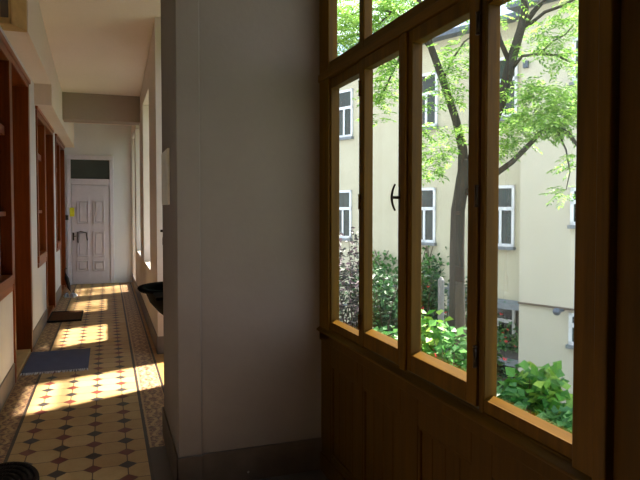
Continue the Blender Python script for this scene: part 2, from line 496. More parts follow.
b = MB(); b.box(XW - .012, XW, 1.17, YP0, 0, .11); b.build('plinth', M['panelw'], t1, .004)
# tall plain wooden panel near the camera
b = MB(); b.box(XW - .004, XW + .03, -.9, 1.155, 0, 3.25)
b.box(XW - .016, XW, 1.0 - 1.9, 1.0, 0, 3.25)
o = b.build('trim_4', M['panelw'], None, .004); struct(o, 'plain dark brown wooden boarding at the right edge of the window', 'panelling')

# ------------------------------------------------------------------ bay window & corridor windows (outer glazing)
def small_window(name, X, y0, y1, z0, z1, label):
    w = empty(name, (X, (y0 + y1) / 2, z0)); struct(w, label, 'window')
    b = MB(); t = .05
    b.box(X, X + .05, y0, y0 + t, z0, z1); b.box(X, X + .05, y1 - t, y1, z0, z1)
    b.box(X, X + .05, y0, y1, z0, z0 + t); b.box(X, X + .05, y0, y1, z1 - t, z1)
    b.box(X, X + .05, y0, y1, z0 + (z1 - z0) * .68, z0 + (z1 - z0) * .68 + t)
    b.build('window_frame', M['wframe'], w, .004)
    b = MB(); b.box(X + .02, X + .024, y0 + t, y1 - t, z0 + t, z1 - t); b.build('glass_pane', M['glass'], w)
small_window('window_2', XW + .05, 5.68, YJ, .84, 3.25, 'white framed window in the sunlit side bay')
lab = ['nearest deep window recess on the right corridor wall', 'middle deep window recess on the right corridor wall', 'farthest glazed opening on the right, reaching the floor next to the end door']
for k, (a, c, zt) in enumerate(WINS):
    small_window('window_%d' % (k + 3), XO - .08, a, c, .87 if k < 2 else .0, zt, lab[k])

# ------------------------------------------------------------------ left doors and windows in red brown wood
unit_lab = ['nearest', 'middle', 'farthest']
for k, (w0, w1, d0, d1, zt) in enumerate(U):
    # window
    wn = empty('window_%d' % (6 + k), (XLW, (w0 + w1) / 2, .93)); struct(wn, unit_lab[k] + ' reddish brown wooden window on the left corridor wall', 'window')
    b = MB(); f = .075
    b.box(XLW - .1, XLW + .015, w0, w0 + f, .93, zt); b.box(XLW - .1, XLW + .015, w1 - .03, d0, 0.93, zt)
    b.box(XLW - .1, XLW + .015, w0, w1, zt - f, zt)
    n = 4 if k == 0 else 2
    for j in range(1, n):
        yy = w0 + (w1 - w0) * j / n; b.box(XLW - .1, XLW - .03, yy - .03, yy + .03, .93, zt)
    b.box(XLW - .1, XLW - .03, w0, w1, 2.2, 2.28); b.box(XLW - .1, XLW - .03, w0, w1, 1.5, 1.54)
    b.build('window_frame', M['redwood'], wn, .005)
    b = MB(); b.box(XLW - .1, XLW + .022, w0 - .02, w1, .90, .985); b.box(XLW - .02, XLW + .014, w0 - .02, w1, .84, .90)
    b.build('window_sill', M['redwood_h'], wn, .008)
    b = MB(); b.box(XLW - .075, XLW - .07, w0 + f, w1 - .03, .98, zt - f); b.build('glass_pane', M['dglass'], wn)
    # door
    dr = empty('door_%d' % (2 + k), (XLW, (d0 + d1) / 2, 0)); struct(dr, unit_lab[k] + ' reddish brown wooden doorway on the left corridor wall', 'door')
    b = MB()
    b.box(XLW - .4, XLW + .015, d1 - .045, d1 + .06, 0, zt + .03)      # far reveal panel + casing
    b.box(XLW - .4, XLW + .015, d0 - .03, d0 + .03, 0, zt + .03)
    b.box(XLW - .4, XLW + .015, d0 - .03, d1 + .06, zt - .05, zt + .03)
    b.build('door_frame', M['redwood'], dr, .005)
    b = MB(); b.box(XLW - .0, XLW + .03, w0 - .03, d1 + .08, zt + .0, zt + .05); b.build('cornice', M['redwood_h'], dr, .01)
    leaf = MB(); leaf.box(-1.14, -1.1, d0 + .03, d1 - .045, .03, 2.2)
    lf = leaf.build('door_leaf', M['redwood'], dr, .004)
    for j in range(2):
        ya = d0 + .12 + j * (d1 - d0 - .1) / 2
        for (z0, z1) in ((.2, .9), (1.05, 2.0)):
            b = MB(); b.box(-1.1, -1.08, ya, ya + (d1 - d0) / 2 - .18, z0, z1); b.build('door_panel', M['redwood'], lf, .01)
    b = MB(); b.box(-1.14, -1.1, d0 + .03, d1 - .045, 2.2, 2.28); b.build('transom_bar', M['redwood_h'], dr)
    b = MB(); b.box(-1.125, -1.12, d0 + .03, d1 - .045, 2.28, zt - .05); b.build('transom_glass', M['dglass'], dr)
    b = MB(); b.box(-1.2, XLW + .0, d0 + .03, d1 - .045, 0, .035); b.build('threshold', M['cabinet'] if k == 0 else M['redwood_h'], dr, .004)

# ------------------------------------------------------------------ end door (door_1)
def E(px, py): p = onY(px, py, YE); return p.x, p.z
d = empty('door_1', (-.27, YE, 0)); struct(d, 'pale lilac white six panelled door with dark transom at the end of the corridor', 'door')
x0 = E(67.5, 230)[0]; x1 = E(114, 230)[0]
la = E(71.5, 230)[0]; lb = E(110, 230)[0]
zt = E(90, 157)[1]; zl = E(90, 185)[1]; zg1 = E(90, 160)[1]; zg0 = E(90, 179)[1]
b = MB(); ft = .10
b.box(x0, la, YE - .06, YE, 0, zt); b.box(lb, x1, YE - .06, YE, 0, zt); b.box(x0, x1, YE - .07, YE, zg1, zt + .03)
b.box(la, lb, YE - .06, YE, zl, zg0)
b.build('door_frame', M['door'], d, .008)
b = MB(); b.box(la, lb, YE - .03, YE - .02, zg0, zg1); b.build('transom_glass', M['tglass'], d)
b = MB(); b.box(la + .012, lb - .012, YE - .04, YE - .005, .01, zl - .006)
lf = b.build('door_leaf', M['door'], d, .003)
for (pa, pb) in ((77, 89), (93, 104.5)):
    for (ya, yb) in ((200.5, 223.5), (231, 256), (260.5, 270.5)):
        ax, az = E(pa, ya); bx_, bz = E(pb, yb)
        b = MB(); t = .022
        b.box(ax, bx_, YE - .066, YE - .04, az - t, az); b.box(ax, bx_, YE - .066, YE - .04, bz, bz + t)
        b.box(ax, ax + t, YE - .066, YE - .04, bz, az); b.box(bx_ - t, bx_, YE - .066, YE - .04, bz, az)
        b.box(ax + .045, bx_ - .045, YE - .06, YE - .04, bz + .045, az - .045)
        b.build('raised_panel', M['door'], lf, .006)
# dark pull handle bracket on the middle-left panel, latch plate, yellow sticker
hx, hz = E(78, 232); hx2, hz2 = E(87.5, 241)
b = MB(); b.tube([(hx, YE - .05, hz2 - .03), (hx, YE - .085, hz2), (hx, YE - .09, hz), (hx + .05, YE - .095, hz + .012), (hx2 - .02, YE - .09, hz - .012), (hx2, YE - .085, hz2 + .03), (hx2, YE - .05, hz2 + .02)], .011, 8)
b.build('pull_handle', M['dmetal'], lf, 0, True)
hx, hz = E(73.6, 236)
b = MB(); b.box(hx - .014, hx + .014, YE - .046, YE - .04, hz - .09, hz + .07); b.tube([(hx, YE - .045, hz), (hx, YE - .09, hz), (hx + .06, YE - .09, hz)], .009, 8)
b.tube([(hx, YE - .046, hz - .05), (hx, YE - .052, hz - .05)], .012, 8)
b.build('latch_handle', M['dmetal'], lf, 0, True)
hx, hz = E(72.2, 212)
b = MB(); b.box(hx - .045, hx + .045, YE - .064, YE - .06, hz - .09, hz + .09)
tag(b.build('yellow_sticker', M['yellow'], d), 'bright yellow sticker')
hx, hz = E(67, 217.5)
b = MB(); b.box(hx - .03, hx + .03, YE - .085, YE - .06, hz - .05, hz + .05); b.box(hx - .015, hx + .015, YE - .092, YE - .085, hz - .015, hz + .02)
b.build('door_bell', M['black'], d, .006)

# ------------------------------------------------------------------ objects in the corridor
# meter cabinet upper left
cb = empty('wall_cabinet', (-.72, 5.6, 3.1), 'cream wooden cabinet with grey panel hanging high on the left wall', 'cabinet')
b = MB(); b.prism([(XLW, 5.42), (-.70, 5.42), (-.615, 5.56), (-.615, 5.618), (XLW, 5.618)], 'z', 3.045, 3.68); b.build('body', M['cabinet'], cb, .006)
b = MB(); x0_, x1_ = XLW + .002, -.702
b.box(x0_, x1_, 5.398, 5.42, 3.045, 3.095); b.box(x0_, x1_, 5.398, 5.42, 3.62, 3.68); b.box(x1_ - .025, x1_, 5.398, 5.42, 3.045, 3.68); b.box(x0_, x0_ + .012, 5.398, 5.42, 3.045, 3.68)
b.build('door_frame', M['cabinet'], cb, .005)
b = MB(); b.box(x0_ + .012, x1_ - .025, 5.408, 5.418, 3.095, 3.62); b.build('panel', M['cpanel'], cb)

# blue rug with fringe
rg = empty('door_rug', (-.46, 6.72, 0), 'blue grey woven rug with pale fringe before the nearest left doorway', 'rug')
b = MB(); n = 18; vs = []; fs = []
X0, X1, Y0, Y1 = -.785, -.19, 6.20, 7.10
for i in range(n + 1):
    for j in range(n + 1):
        vs.append((X0 + (X1 - X0) * i / n, Y0 + (Y1 - Y0) * j / n, .009 + .0025 * math.sin(i * 1.1) * math.sin(j * .8)))
N = n + 1
for i in range(n):
    for j in range(n): fs.append((i * N + j, (i + 1) * N + j, (i + 1) * N + j + 1, i * N + j + 1))
b.add(vs, fs); b.box(X0, X1, Y0, Y1, .0005, .006)
b.build('weave', M['bluemat'], rg)
b = MB()
for k in range(30):
    xx = X0 + (X1 - X0) * (k + .5) / 30; dx = random.uniform(-.008, .008)
    b.tube([(xx, Y0 + .004, .009), (xx + dx, Y0 - .022, .007), (xx + dx * 2, Y0 - .048 - random.uniform(0, .014), .004)], [.006, .007, .003], 5)
b.build('fringe', M['fringe'], rg)
# brown coir mat
bm_ = empty('door_mat', (-.56, 9.45, 0), 'brown coir doormat with dark rubber rim in front of the middle left doorway', 'doormat')
b = MB(); b.box(-.77, -.37, 8.92, 9.66, .003, .022); b.build('coir', M['brownmat'], bm_, .003)
b = MB(); b.box(-.79, -.35, 8.89, 8.92, 0, .028); b.box(-.79, -.35, 9.66, 9.69, 0, .028); b.box(-.79, -.77, 8.92, 9.66, 0, .028); b.box(-.37, -.35, 8.92, 9.66, 0, .028)
b.build('rim', M['rubber'], bm_, .004)
# oval black mat
ov = empty('oval_mat', (-.585, 3.70, 0), 'black oval braided mat lying in the lower left corner of the floor', 'mat')
b = MB()
for r in range(6):
    a_, c_ = .19 * (1 - r * .17), .31 * (1 - r * .11) - r * .018
    if c_ < .02: c_ = .02
    b.tube([(-.585 + a_ * math.cos(q * PI / 20), 3.70 + c_ * math.sin(q * PI / 20), .014) for q in range(41)], .014 if r == 0 else .013, 8)
b.build('braid', M['blackmat'], ov, 0, True)
b = MB(); b.lathe([(.0, .001), (.18, .001), (.185, .008), (.0, .010)], (-.585, 3.70, 0), 36, 1, 1.6); b.build('backing', M['rubber'], ov)

# shoes and umbrella by the far door
def shoe(name, x, y, rz, label):
    e = empty(name, (0, 0, 0), label, 'shoe', 'pale shoes on the corridor floor')
    m = Matrix.Rotation(rz, 3, 'Z')
    def tf(a, c, z): v = m @ Vector((a, c, z)); return (v.x, v.y, v.z)
    b = MB(tf); prof = [(-.13, .036), (-.09, .042), (0, .036), (.07, .046), (.12, .040), (.145, .022)]
    out = [(p[0], p[1]) for p in prof] + [(p[0], -p[1]) for p in reversed(prof)]
    b.prism(out, 'z', 0, .022); b.build('sole', M['sole'], e, .004)
    b = MB(tf); sec = [(-.125, .03, .085), (-.09, .036, .088), (-.04, .034, .085), (.01, .033, .075), (.06, .038, .055), (.105, .035, .042), (.135, .018, .03)]
    vs = []; fs = []; K = 9
    for (xx, ww, hh) in sec:
        for k in range(K):
            a = PI * k / (K - 1); vs.append((xx, ww * math.cos(a), .02 + (hh - .02) * math.sin(a) ** .7))
    for i in range(len(sec) - 1):
        for k in range(K - 1): fs.append((i * K + k, i * K + k + 1, (i + 1) * K + k + 1, (i + 1) * K + k))
    fs.append(tuple(range(K))); fs.append(tuple((len(sec) - 1) * K + k for k in range(K))[::-1])
    b.add(vs, fs); b.build('upper', M['shoe'], e, 0, True)
    b = MB(tf)
    for q in range(3): b.tube([(.0 + q * .025, -.018, .075 - q * .008), (.0 + q * .025, 0, .084 - q * .009), (.0 + q * .025, .018, .075 - q * .008)], .004, 6)
    b.build('laces', M['umb'], e)
    e.location = (x, y, 0)
shoe('shoe', -.57, 11.35, 1.35, 'pale blue white lace shoe nearer the corridor middle of the pair')
shoe('shoe', -.69, 11.38, 1.7, 'pale blue white lace shoe nearer the left wall of the pair')
u_ = empty('umbrella', (-.68, 12.03, 0), 'dark folded umbrella leaning on the left wall near the end door', 'umbrella')
b = MB(); b.tube([(-.66, 12.03, .02), (-.685, 12.03, .10), (-.72, 12.03, .26), (-.735, 12.03, .34)], [.008, .034, .038, .012], 10); b.build('canopy', M['umb'], u_, 0, True)
b = MB(); b.tube([(-.736, 12.03, .33), (-.748, 12.03, .39), (-.752, 12.03, .43), (-.738, 12.03, .455), (-.718, 12.03, .44)], .009, 8)
b.build('handle', M['black'], u_, 0, True)
b = MB(); b.tube([(-.657, 12.03, .0), (-.66, 12.03, .03)], .004, 6); b.build('tip', M['dmetal'], u_)

# cast iron basin on the back of the pier
bs = empty('wall_basin', (.56, YP1 + .4, .9), 'black cast iron wall basin projecting from behind the pier', 'basin')
cx, cy, zr = .53, 4.82, .955
b = MB()
b.lathe([(.0, -.30), (.05, -.30), (.08, -.26), (.15, -.20), (.215, -.12), (.245, -.045), (.29, -.03), (.305, -.012), (.30, .0), (.255, .0), (.235, -.02), (.19, -.12), (.1, -.2), (0, -.22)], (cx, cy, zr), 36, 1.04, 1.15)
b.build('bowl', M['iron'], bs, 0, True)
b = MB(); b.box(cx - .12, cx + .24, YP1 + .0, YP1 + .03, zr - .1, zr + .38); b.box(cx - .22, cx + .24, YP1 + .013, YP1 + .3, zr - .03, zr - .004)
b.build('back_plate', M['iron'], bs, .01)
b = MB(); b.tube([(cx, cy, zr - .28), (cx, cy, zr - .42), (cx, cy - .05, zr - .48), (cx, cy - .14, zr - .5), (cx, YP1 + .02, zr - .5)], [.035, .04, .045, .04, .035], 12)
b.build('drain_pipe', M['iron'], bs, 0, True)
b = MB(); b.tube([(cx - .15, YP1 + .02, 1.36), (cx - .15, YP1 + .12, 1.36), (cx - .15, YP1 + .15, 1.31)], [.014, .014, .012], 10)
b.tube([(cx - .15, YP1 + .08, 1.36), (cx - .15, YP1 + .08, 1.41)], .009, 8); b.tube([(cx - .18, YP1 + .08, 1.41), (cx - .12, YP1 + .08, 1.41)], .009, 8)
b.build('tap', M['dmetal'], bs, 0, True)

# framed notice on the pier's corridor side
pf = empty('framed_notice', (.378, 3.92, 1.75), 'narrow framed notice hanging on the corridor side of the pier', 'picture')
b = MB(); b.box(.345, .358, 3.70, 4.12, 1.59, 1.93); b.build('frame', M['paper'], pf, .002)
b = MB(); b.box(.343, .3455, 3.725, 4.095, 1.615, 1.905); b.build('paper', M['paper'], pf)

# ------------------------------------------------------------------ courtyard
ZG = -3.0
P0 = (.82, 19.7)
def cam2world(xc, D, z):
    f2 = Vector((math.sin(YAW), math.cos(YAW), 0)); return Vector((0, 0, 0)) + f2 * D + rgt * xc + Vector((0, 0, z))
def FT(s, n, z): return cam2world(P0[0] + .674 * s - .739 * n, P0[1] - .739 * s - .674 * n, z)
def fs_(px, n=0.0):
    u = (px - 320) / FPX
    # P0x+.674s-.739n = u*(P0y-.739s-.674n)
    return (u * (P0[1] - .674 * n) - P0[0] + .739 * n) / (.674 + .739 * u)
def fD(s, n=0): return P0[1] - .739 * s - .674 * n
def fz(px, py, n=0): return 1.57 - (py - 208) / FPX * fD(fs_(px, n), n)

struct(box('floor_courtyard', M['ground'], 1.5, 60, -25, 60, ZG - .2, ZG), 'green planted ground of the courtyard', 'ground')

bd = empty('apartment_building', FT(5, 0, ZG), 'pale yellow apartment building with white windows across the courtyard', 'building')
sP = fs_(520, .7)
def FTi(s, n, z): return FT(s, n, z)
b = MB(FTi); b.box(-14, sP + .3, -6, 0, ZG, 6.25)
b.build('wall', M['facade'], bd)
b = MB(FTi); b.box(sP, sP + 9, -5, .7, ZG, 6.25)
b.build('projecting_wall', M['facade2'], bd)
b = MB(FTi)
b.prism([(-14, 6.25), (sP, 6.25)] and [(.35, 6.25), (.35, 6.38), (-.1, 6.42), (-.1, 6.25)], 'x', -14, sP + .0)
b.prism([(1.05, 6.25), (1.05, 6.38), (.5, 6.42), (.5, 6.25)], 'x', sP - .2, sP + 9.2)
b.build('gutter', M['gutter'], bd)
b = MB(FTi); b.prism([(.3, 6.38), (-3.2, 8.3), (-6.2, 6.38)], 'x', -14.2, sP + .3); b.prism([(1.0, 6.38), (-2.6, 8.3), (-5.2, 6.38)], 'x', sP - .15, sP + 9)
b.build('roof', M['roof'], bd)

def fwindow(sr, z0, z1, wd=.78, n=0.0, simple=False):
    sl = sr - wd; b = MB(FTi); t = .075
    b.box(sl, sl + t, n - .02, n + .05, z0, z1); b.box(sr - t, sr, n - .02, n + .05, z0, z1)
    b.box(sl, sr, n - .02, n + .05, z1 - t, z1); b.box(sl, sr, n - .02, n + .05, z0, z0 + t)
    zm = z0 + (z1 - z0) * .62
    b.box(sl, sr, n - .02, n + .05, zm - .045, zm + .045)
    sm = (sl + sr) / 2; b.box(sm - .035, sm + .035, n - .02, n + .05, z0, zm)
    f = b.build('window_frame', M['wframe'], bd)
    b = MB(FTi); b.box(sl + t, sr - t, n - .01, n + .02, z0 + t, z1 - t); b.build('pane', M['gglass'], f)
    b = MB(FTi); b.box(sl - .03, sr + .03, n, n + .12, z0 - .08, z0); b.build('sill', M['ledge'], f)
for sr in (fs_(352), fs_(436), fs_(515)):
    fwindow(sr, .58, 2.15); fwindow(sr + .05, 3.88, 5.42)
fwindow(fs_(352) - 3.9, .58, 2.15); fwindow(fs_(352) - 3.9, 3.88, 5.42)
sQ = fs_(571, .7)
fwindow(sQ + 1.0, fz(571, 225, .7), fz(571, 188, .7), 1.0, .7); fwindow(sQ + 1.0, fz(571, 345, .7), fz(571, 313, .7), 1.0, .7)
fwindow(sQ + 1.0, fz(571, 84, .7), fz(571, 40, .7), 1.0, .7)
# string course on the projecting wall
b = MB(FTi); zc = fz(548, 306.5, .7); b.box(sP, sP + 9, .7, .76, zc - .02, zc + .02); b.build('string_course', M['brick'], bd)
# ledge and lower floor openings at the inner corner
s0, s1 = fs_(478), fs_(520, .3)
b = MB(FTi); za = fz(508, 303); b.box(s0, sP, 0, .6, za - .06, za + .08); b.build('stone_ledge', M['ledge'], bd)
b = MB(FTi); zl2 = fz(508, 356); b.box(s0, sP, 0, .6, zl2 - .1, zl2 + .04); b.build('stone_ledge', M['ledge'], bd)
b = MB(FTi); b.box(s0, sP, 0, .05, ZG, za - .06); b.build('lower_wall', M['brick'], bd)
fwindow(fs_(517, .06), fz(508, 345), fz(508, 306), 1.0, .07)
b = MB(FTi); b.box(fs_(500), fs_(517), .04, .07, fz(508, 378), fz(508, 362)); b.build('cellar_opening', M['dglass'], bd)
# roof/upper vents
vx = MB(FTi); zz = fz(525, 66, .7); s_ = fs_(525, .7); vx.box(s_ - .06, s_ + .06, .7, .78, zz - .08, zz + .08); vx.build('vent', M['gutter'], bd)
# round wall lamp
s_ = fs_(558, 1.0); zz = fz(558, 312, 1.0)
wl = empty('wall_lamp', FT(s_, .7, zz), 'round dark lamp on the cream courtyard wall below the string course', 'lamp')
b = MB(FTi); b.tube([(s_, .7, zz), (s_, .95, zz)], .04, 8); b.build('bracket', M['gutter'], wl)
b = MB()
c = FT(s_, 1.0, zz); b.lathe([(.0, -.09), (.05, -.076), (.08, -.035), (.09, 0), (.08, .035), (.05, .076), (0, .09)], c, 14); b.build('globe', M['gutter'], wl, 0, True)

# ------------------------------------------------------------------ plants
def leaflet(b, p, d, n, L, W):
    d = d.normalized(); s = d.cross(n)
    if s.length < 1e-3: s = d.cross(Vector((1, 0, 0)))
    s.normalize(); up = s.cross(d) * (L * .12)
    b.add([p, p + d * L * .45 + s * W * .5 + up, p + d * L, p + d * L * .45 - s * W * .5 + up], [(0, 1, 2), (0, 2, 3)])
def rv(): return Vector((random.gauss(0, 1), random.gauss(0, 1), random.gauss(0, 1))).normalized()
def pinnate(b, p, d, L, nl, ll):
    pts = []; q = Vector(p); dd = d.normalized()
    sd = dd.cross(Vector((0, 0, 1)));
    if sd.length < .1: sd = Vector((1, 0, 0))
    sd.normalize()
    for k in range(nl):
        q = q + dd * (L / nl); dd = (dd + Vector((0, 0, -.09))).normalized()
        for s in (-1, 1):
            leaflet(b, q, dd * .55 + sd * s + Vector((0, 0, random.uniform(-.35, .1))), Vector((random.uniform(-.3, .3), random.uniform(-.3, .3), 1)), ll * random.uniform(.8, 1.15), ll * .36)
    leaflet(b, q, dd, Vector((0, 0, 1)), ll, ll * .36)

# big tree
tr = empty('courtyard_tree', at(456, 300, 9), 'tall tree with dark forked trunk standing in the courtyard', 'tree')
tr.location.z = ZG
wood = MB()
def TP(lst): return [at(x, y, D) for (x, y, D) in lst]
base = at(458, 345, 9); bz = Vector((base.x, base.y, ZG))
wood.tube([bz, Vector((base.x, base.y, (base.z + ZG) / 2))] + TP([(457, 345, 9), (457, 300, 9), (457, 250, 9), (458, 210, 9), (463, 180, 9.0), (467, 160, 9.0)]), [.2, .15, .13, .115, .11, .105, .105, .10], 14)
limbs = [
    ([(463, 180, 9), (463, 150, 9), (456, 120, 8.9), (443, 80, 8.8), (432, 50, 8.7), (424, 22, 8.6), (414, -20, 8.5)], [.085, .07, .06, .055, .05, .042, .03]),
    ([(466, 170, 9), (480, 145, 9), (492, 125, 9.0), (503, 95, 9.0), (511, 62, 9.0), (520, 32, 9), (525, 10, 9), (522, -30, 9)], [.09, .085, .085, .085, .08, .065, .055, .04]),
    ([(462, 195, 9), (478, 186, 8.8), (497, 173, 8.6), (512, 162, 8.5), (527, 147, 8.4), (541, 132, 8.3), (556, 127, 8.2), (568, 133, 8.1), (578, 146, 8.0)], [.05, .048, .044, .04, .036, .034, .03, .028, .02]),
    ([(511, 66, 9), (500, 40, 9), (494, 15, 9), (490, -20, 9)], [.04, .035, .03, .02]),
    ([(520, 30, 9), (535, 10, 9), (552, -8, 9)], [.05, .04, .03]),
    ([(510, 72, 9), (522, 56, 8.8), (540, 54, 8.6), (556, 55, 8.5), (570, 62, 8.4), (580, 66, 8.3)], [.03, .022, .02, .018, .014, .01]),
    ([(540, 54, 8.6), (552, 42, 8.5), (566, 34, 8.4), (574, 24, 8.3)], [.018, .014, .01, .008]),
    ([(432, 50, 8.7), (410, 22, 8.8), (392, 12, 8.9), (368, 8, 9), (345, 18, 9)], [.032, .024, .02, .015, .01]),
    ([(443, 80, 8.8), (452, 60, 8.7), (464, 42, 8.6), (480, 30, 8.5)], [.02, .015, .012, .008]),
    ([(424, 24, 8.6), (404, 48, 8.6), (390, 78, 8.6), (378, 104, 8.6)], [.024, .018, .014, .008]),
    ([(392, 12, 8.9), (372, 30, 8.9), (352, 48, 8.9), (338, 60, 8.9)], [.018, .012, .01, .006]),
    ([(556, 127, 8.2), (566, 150, 8.1), (570, 172, 8.1), (566, 190, 8.1)], [.016, .012, .008, .005]),
    ([(520, 32, 9), (545, 12, 8.8), (562, 6, 8.7), (585, -6, 8.6)], [.03, .025, .02, .015])]
for pts, rr_ in limbs: wood.tube(TP(pts), rr_, 10)
wood.build('trunk', M['bark'], tr, 0, True)
fol = MB()
clusters = [  # px, py, D, radius px, count
    (508, 118, 8.8, 18, 16), (545, 108, 8.4, 32, 46), (568, 100, 8.2, 24, 34), (530, 88, 8.6, 16, 14), (515, 130, 8.6, 20, 22), (558, 120, 8.2, 20, 22),
    (560, 30, 8.6, 22, 18), (545, 48, 8.6, 16, 10), (572, 60, 8.4, 12, 7), (520, 45, 9.2, 16, 8), (508, 20, 9.2, 14, 6), (572, 160, 8.1, 10, 6), (564, 190, 8.1, 7, 4), (575, 8, 8.6, 14, 10),
    (432, 150, 8.7, 14, 12), (424, 130, 8.7, 12, 8), (440, 160, 8.8, 12, 7), (456, 132, 8.7, 12, 8), (450, 92, 8.6, 12, 8), (458, 62, 8.6, 12, 8), (426, 105, 8.7, 10, 4), (445, 72, 8.6, 9, 6), (462, 48, 8.6, 9, 5),
    (500, 150, 8.6, 10, 8), (502, 85, 8.8, 10, 6), (440, 50, 8.7, 9, 3), (424, 170, 8.7, 8, 4),
    (385, 85, 8.6, 14, 14), (392, 62, 8.6, 14, 14), (376, 98, 8.6, 8, 5), (380, 118, 8.6, 8, 3),
    (345, 12, 9, 18, 24), (342, 45, 9, 16, 20), (380, 14, 8.9, 18, 20), (404, 8, 8.8, 18, 16), (396, -6, 8.8, 18, 12), (352, 60, 9, 10, 8), (350, 28, 9, 16, 16), (372, 28, 9, 10, 8), (425, 5, 8.6, 14, 8), (470, 15, 8.6, 14, 8),
    (520, -30, 9, 40, 26), (570, -30, 8.6, 40, 26), (440, -30, 8.6, 50, 30), (360, -40, 9, 50, 26), (610, 60, 8.2, 26, 22), (605, 120, 8.1, 22, 18)]
for (x, y, D, r, n) in clusters:
    for k in range(int(n * 2.8)):
        a = random.uniform(0, 2 * PI); q = r * math.sqrt(random.random())
        p = at(x + q * math.cos(a), y + q * math.sin(a) * .8, D + random.uniform(-.45, .45))
        d = Vector((random.uniform(-1, 1), random.uniform(-1, 1), random.uniform(-.5, .2)))
        pinnate(fol, p, d, random.uniform(.18, .30), 5, random.uniform(.06, .095))
fol.build('foliage', M['leaf'], tr)

FLOWER = None
def flower(p, e):
    global FLOWER
    if FLOWER is None:
        fl = MB(); fl.lathe([(0, -.012), (.012, -.01), (.016, 0), (.012, .01), (0, .012)], (0, 0, 0), 8)
        for j in range(6):
            a = j * 1.047; d = Vector((math.cos(a), math.sin(a), .35)).normalized(); s = Vector((-math.sin(a), math.cos(a), 0))
            fl.add([d * .008, d * .03 + s * .018, d * .052, d * .03 - s * .018], [(0, 1, 2, 3)])
        FLOWER = fl.build('flower', M['red']); o = FLOWER; o.parent = e
    else:
        o = FLOWER.copy(); col.objects.link(o); o.parent = e
    o.location = Vector(p) - world_loc(e); o.rotation_euler = (random.uniform(-.8, .8), random.uniform(-.8, .8), random.uniform(0, 6))

# second tree, added so its high crown dapples the sun at the far windows
dapple_tree = empty('courtyard_tree', (4.9, 12.6, ZG), 'farther added tree whose loose crown dapples the sun at the far windows', 'tree')
wood = MB()
wood.tube([(4.3, 13.4, ZG), (4.25, 13.3, 0), (4.2, 13.2, 3), (4.4, 12.8, 5), (4.8, 12.3, 6.6), (5.2, 11.8, 7.6)], [.17, .14, .12, .1, .07, .03], 12)
for a in range(9):
    an = a * .7; q = Vector((4.4, 12.8, 5)).lerp(Vector((5.1, 11.9, 7.3)), a / 9)
    e_ = q + Vector((2.0 * math.cos(an), 2.4 * math.sin(an), random.uniform(.2, 1.0)))
    wood.tube([q, q.lerp(e_, .5) + Vector((0, 0, .25)), e_], [.045, .03, .01], 8)
wood.build('trunk', M['bark'], dapple_tree, 0, True)
fol = MB()
for k in range(1100):
    v = rv() * random.uniform(.5, 1)
    p = Vector((4.9 + v.x * 2.3, 12.2 + v.y * 3.0, 6.9 + v.z * 1.3))
    pinnate(fol, p, Vector((random.uniform(-1, 1), random.uniform(-1, 1), random.uniform(-.5, .2))), random.uniform(.2, .32), 5, random.uniform(.07, .10))
fol.build('foliage', M['leaf'], dapple_tree)

def shrub(name, px, D, zt, rad, n, mat, leafL, label, stems=5, base_z=ZG, squash=1.0, flowers=0, wmul=.6, group=None, lo=0.0):
    c = at(px, 300, D); c = Vector((c.x, c.y, base_z))
    e = empty(name, c, label, 'shrub' if 'ivy' not in name else 'climber', group)
    H = zt - base_z
    st = MB(); tips = []
    for k in range(stems):
        a = 2 * PI * k / stems + random.uniform(-.3, .3); r = rad * random.uniform(.3, .8)
        pts = [c + Vector((.04 * math.cos(a), .04 * math.sin(a), 0))]
        for j in range(1, 6):
            t = j / 5; pts.append(c + Vector((r * math.cos(a) * t, r * math.sin(a) * t, H * t * random.uniform(.9, 1.0))) + rv() * .04 * j * .5)
        st.tube(pts, [.03 * min(1, H), .024 * min(1, H), .018 * min(1, H), .014 * min(1, H), .01 * min(1, H), .004], 6); tips.append(pts)
    st.build('stem', M['bark2'], e)
    fo = MB(); fl = MB()
    for k in range(n):
        # volume with lumpy outline
        a = random.uniform(0, 2 * PI); h = lo + (1 - lo) * random.random() ** .8
        rr = rad * math.sqrt(random.uniform(.15, 1)) * (1 - .45 * h * h) * (.82 + .25 * math.sin(3 * a + 7 * h) + .12 * math.sin(7 * a - 11 * h))
        p = c + Vector((rr * math.cos(a), rr * math.sin(a) * squash, H * (h * (.94 + .1 * math.sin(5 * a)))))
        d = rv(); d.z = d.z * .5 - .1
        nn = rv(); nn.z = abs(nn.z) + .5
        leaflet(fo, p, d, nn, leafL * random.uniform(.6, 1.3), leafL * wmul)
    fo.build('foliage', mat, e)
    if flowers:
        for k in range(flowers):
            a = random.uniform(0, 2 * PI); h = random.uniform(.4, .95); rr = rad * (1 - .3 * h)
            p = c + Vector((rr * math.cos(a), rr * math.sin(a), H * h))
            flower(p, e)
    return e

shrub('dark_shrub', 343, 11.0, 1.05, .75, 2600, M['leafgrey'], .10, 'tall dark twiggy shrub with purplish leaves behind the leftmost window pane', 9)
shrub('leafy_shrub', 366, 11.4, .35, .8, 2600, M['leafdark'], .12, 'dark green shrub beside the purplish twiggy shrub', 7, flowers=4)
shrub('leafy_shrub', 392, 10.6, .30, .75, 2800, M['leafdark'], .13, 'dark green shrub dotted with red flowers behind the second pane', 7, flowers=22)
shrub('leafy_shrub', 424, 11.2, .45, .8, 2800, M['leafdark'], .13, 'dark green shrub just left of the tree trunk', 7, flowers=6)
shrub('leafy_shrub', 474, 11.5, .2, .7, 2400, M['leafdark'], .12, 'dark green shrub just right of the tree trunk', 7, flowers=3)
shrub('broadleaf_shrub', 428, 8.6, -.05, .5, 1300, M['leafbright'], .16, 'bright green broad leaved shrub low behind the third pane', 6, flowers=5, wmul=.8)
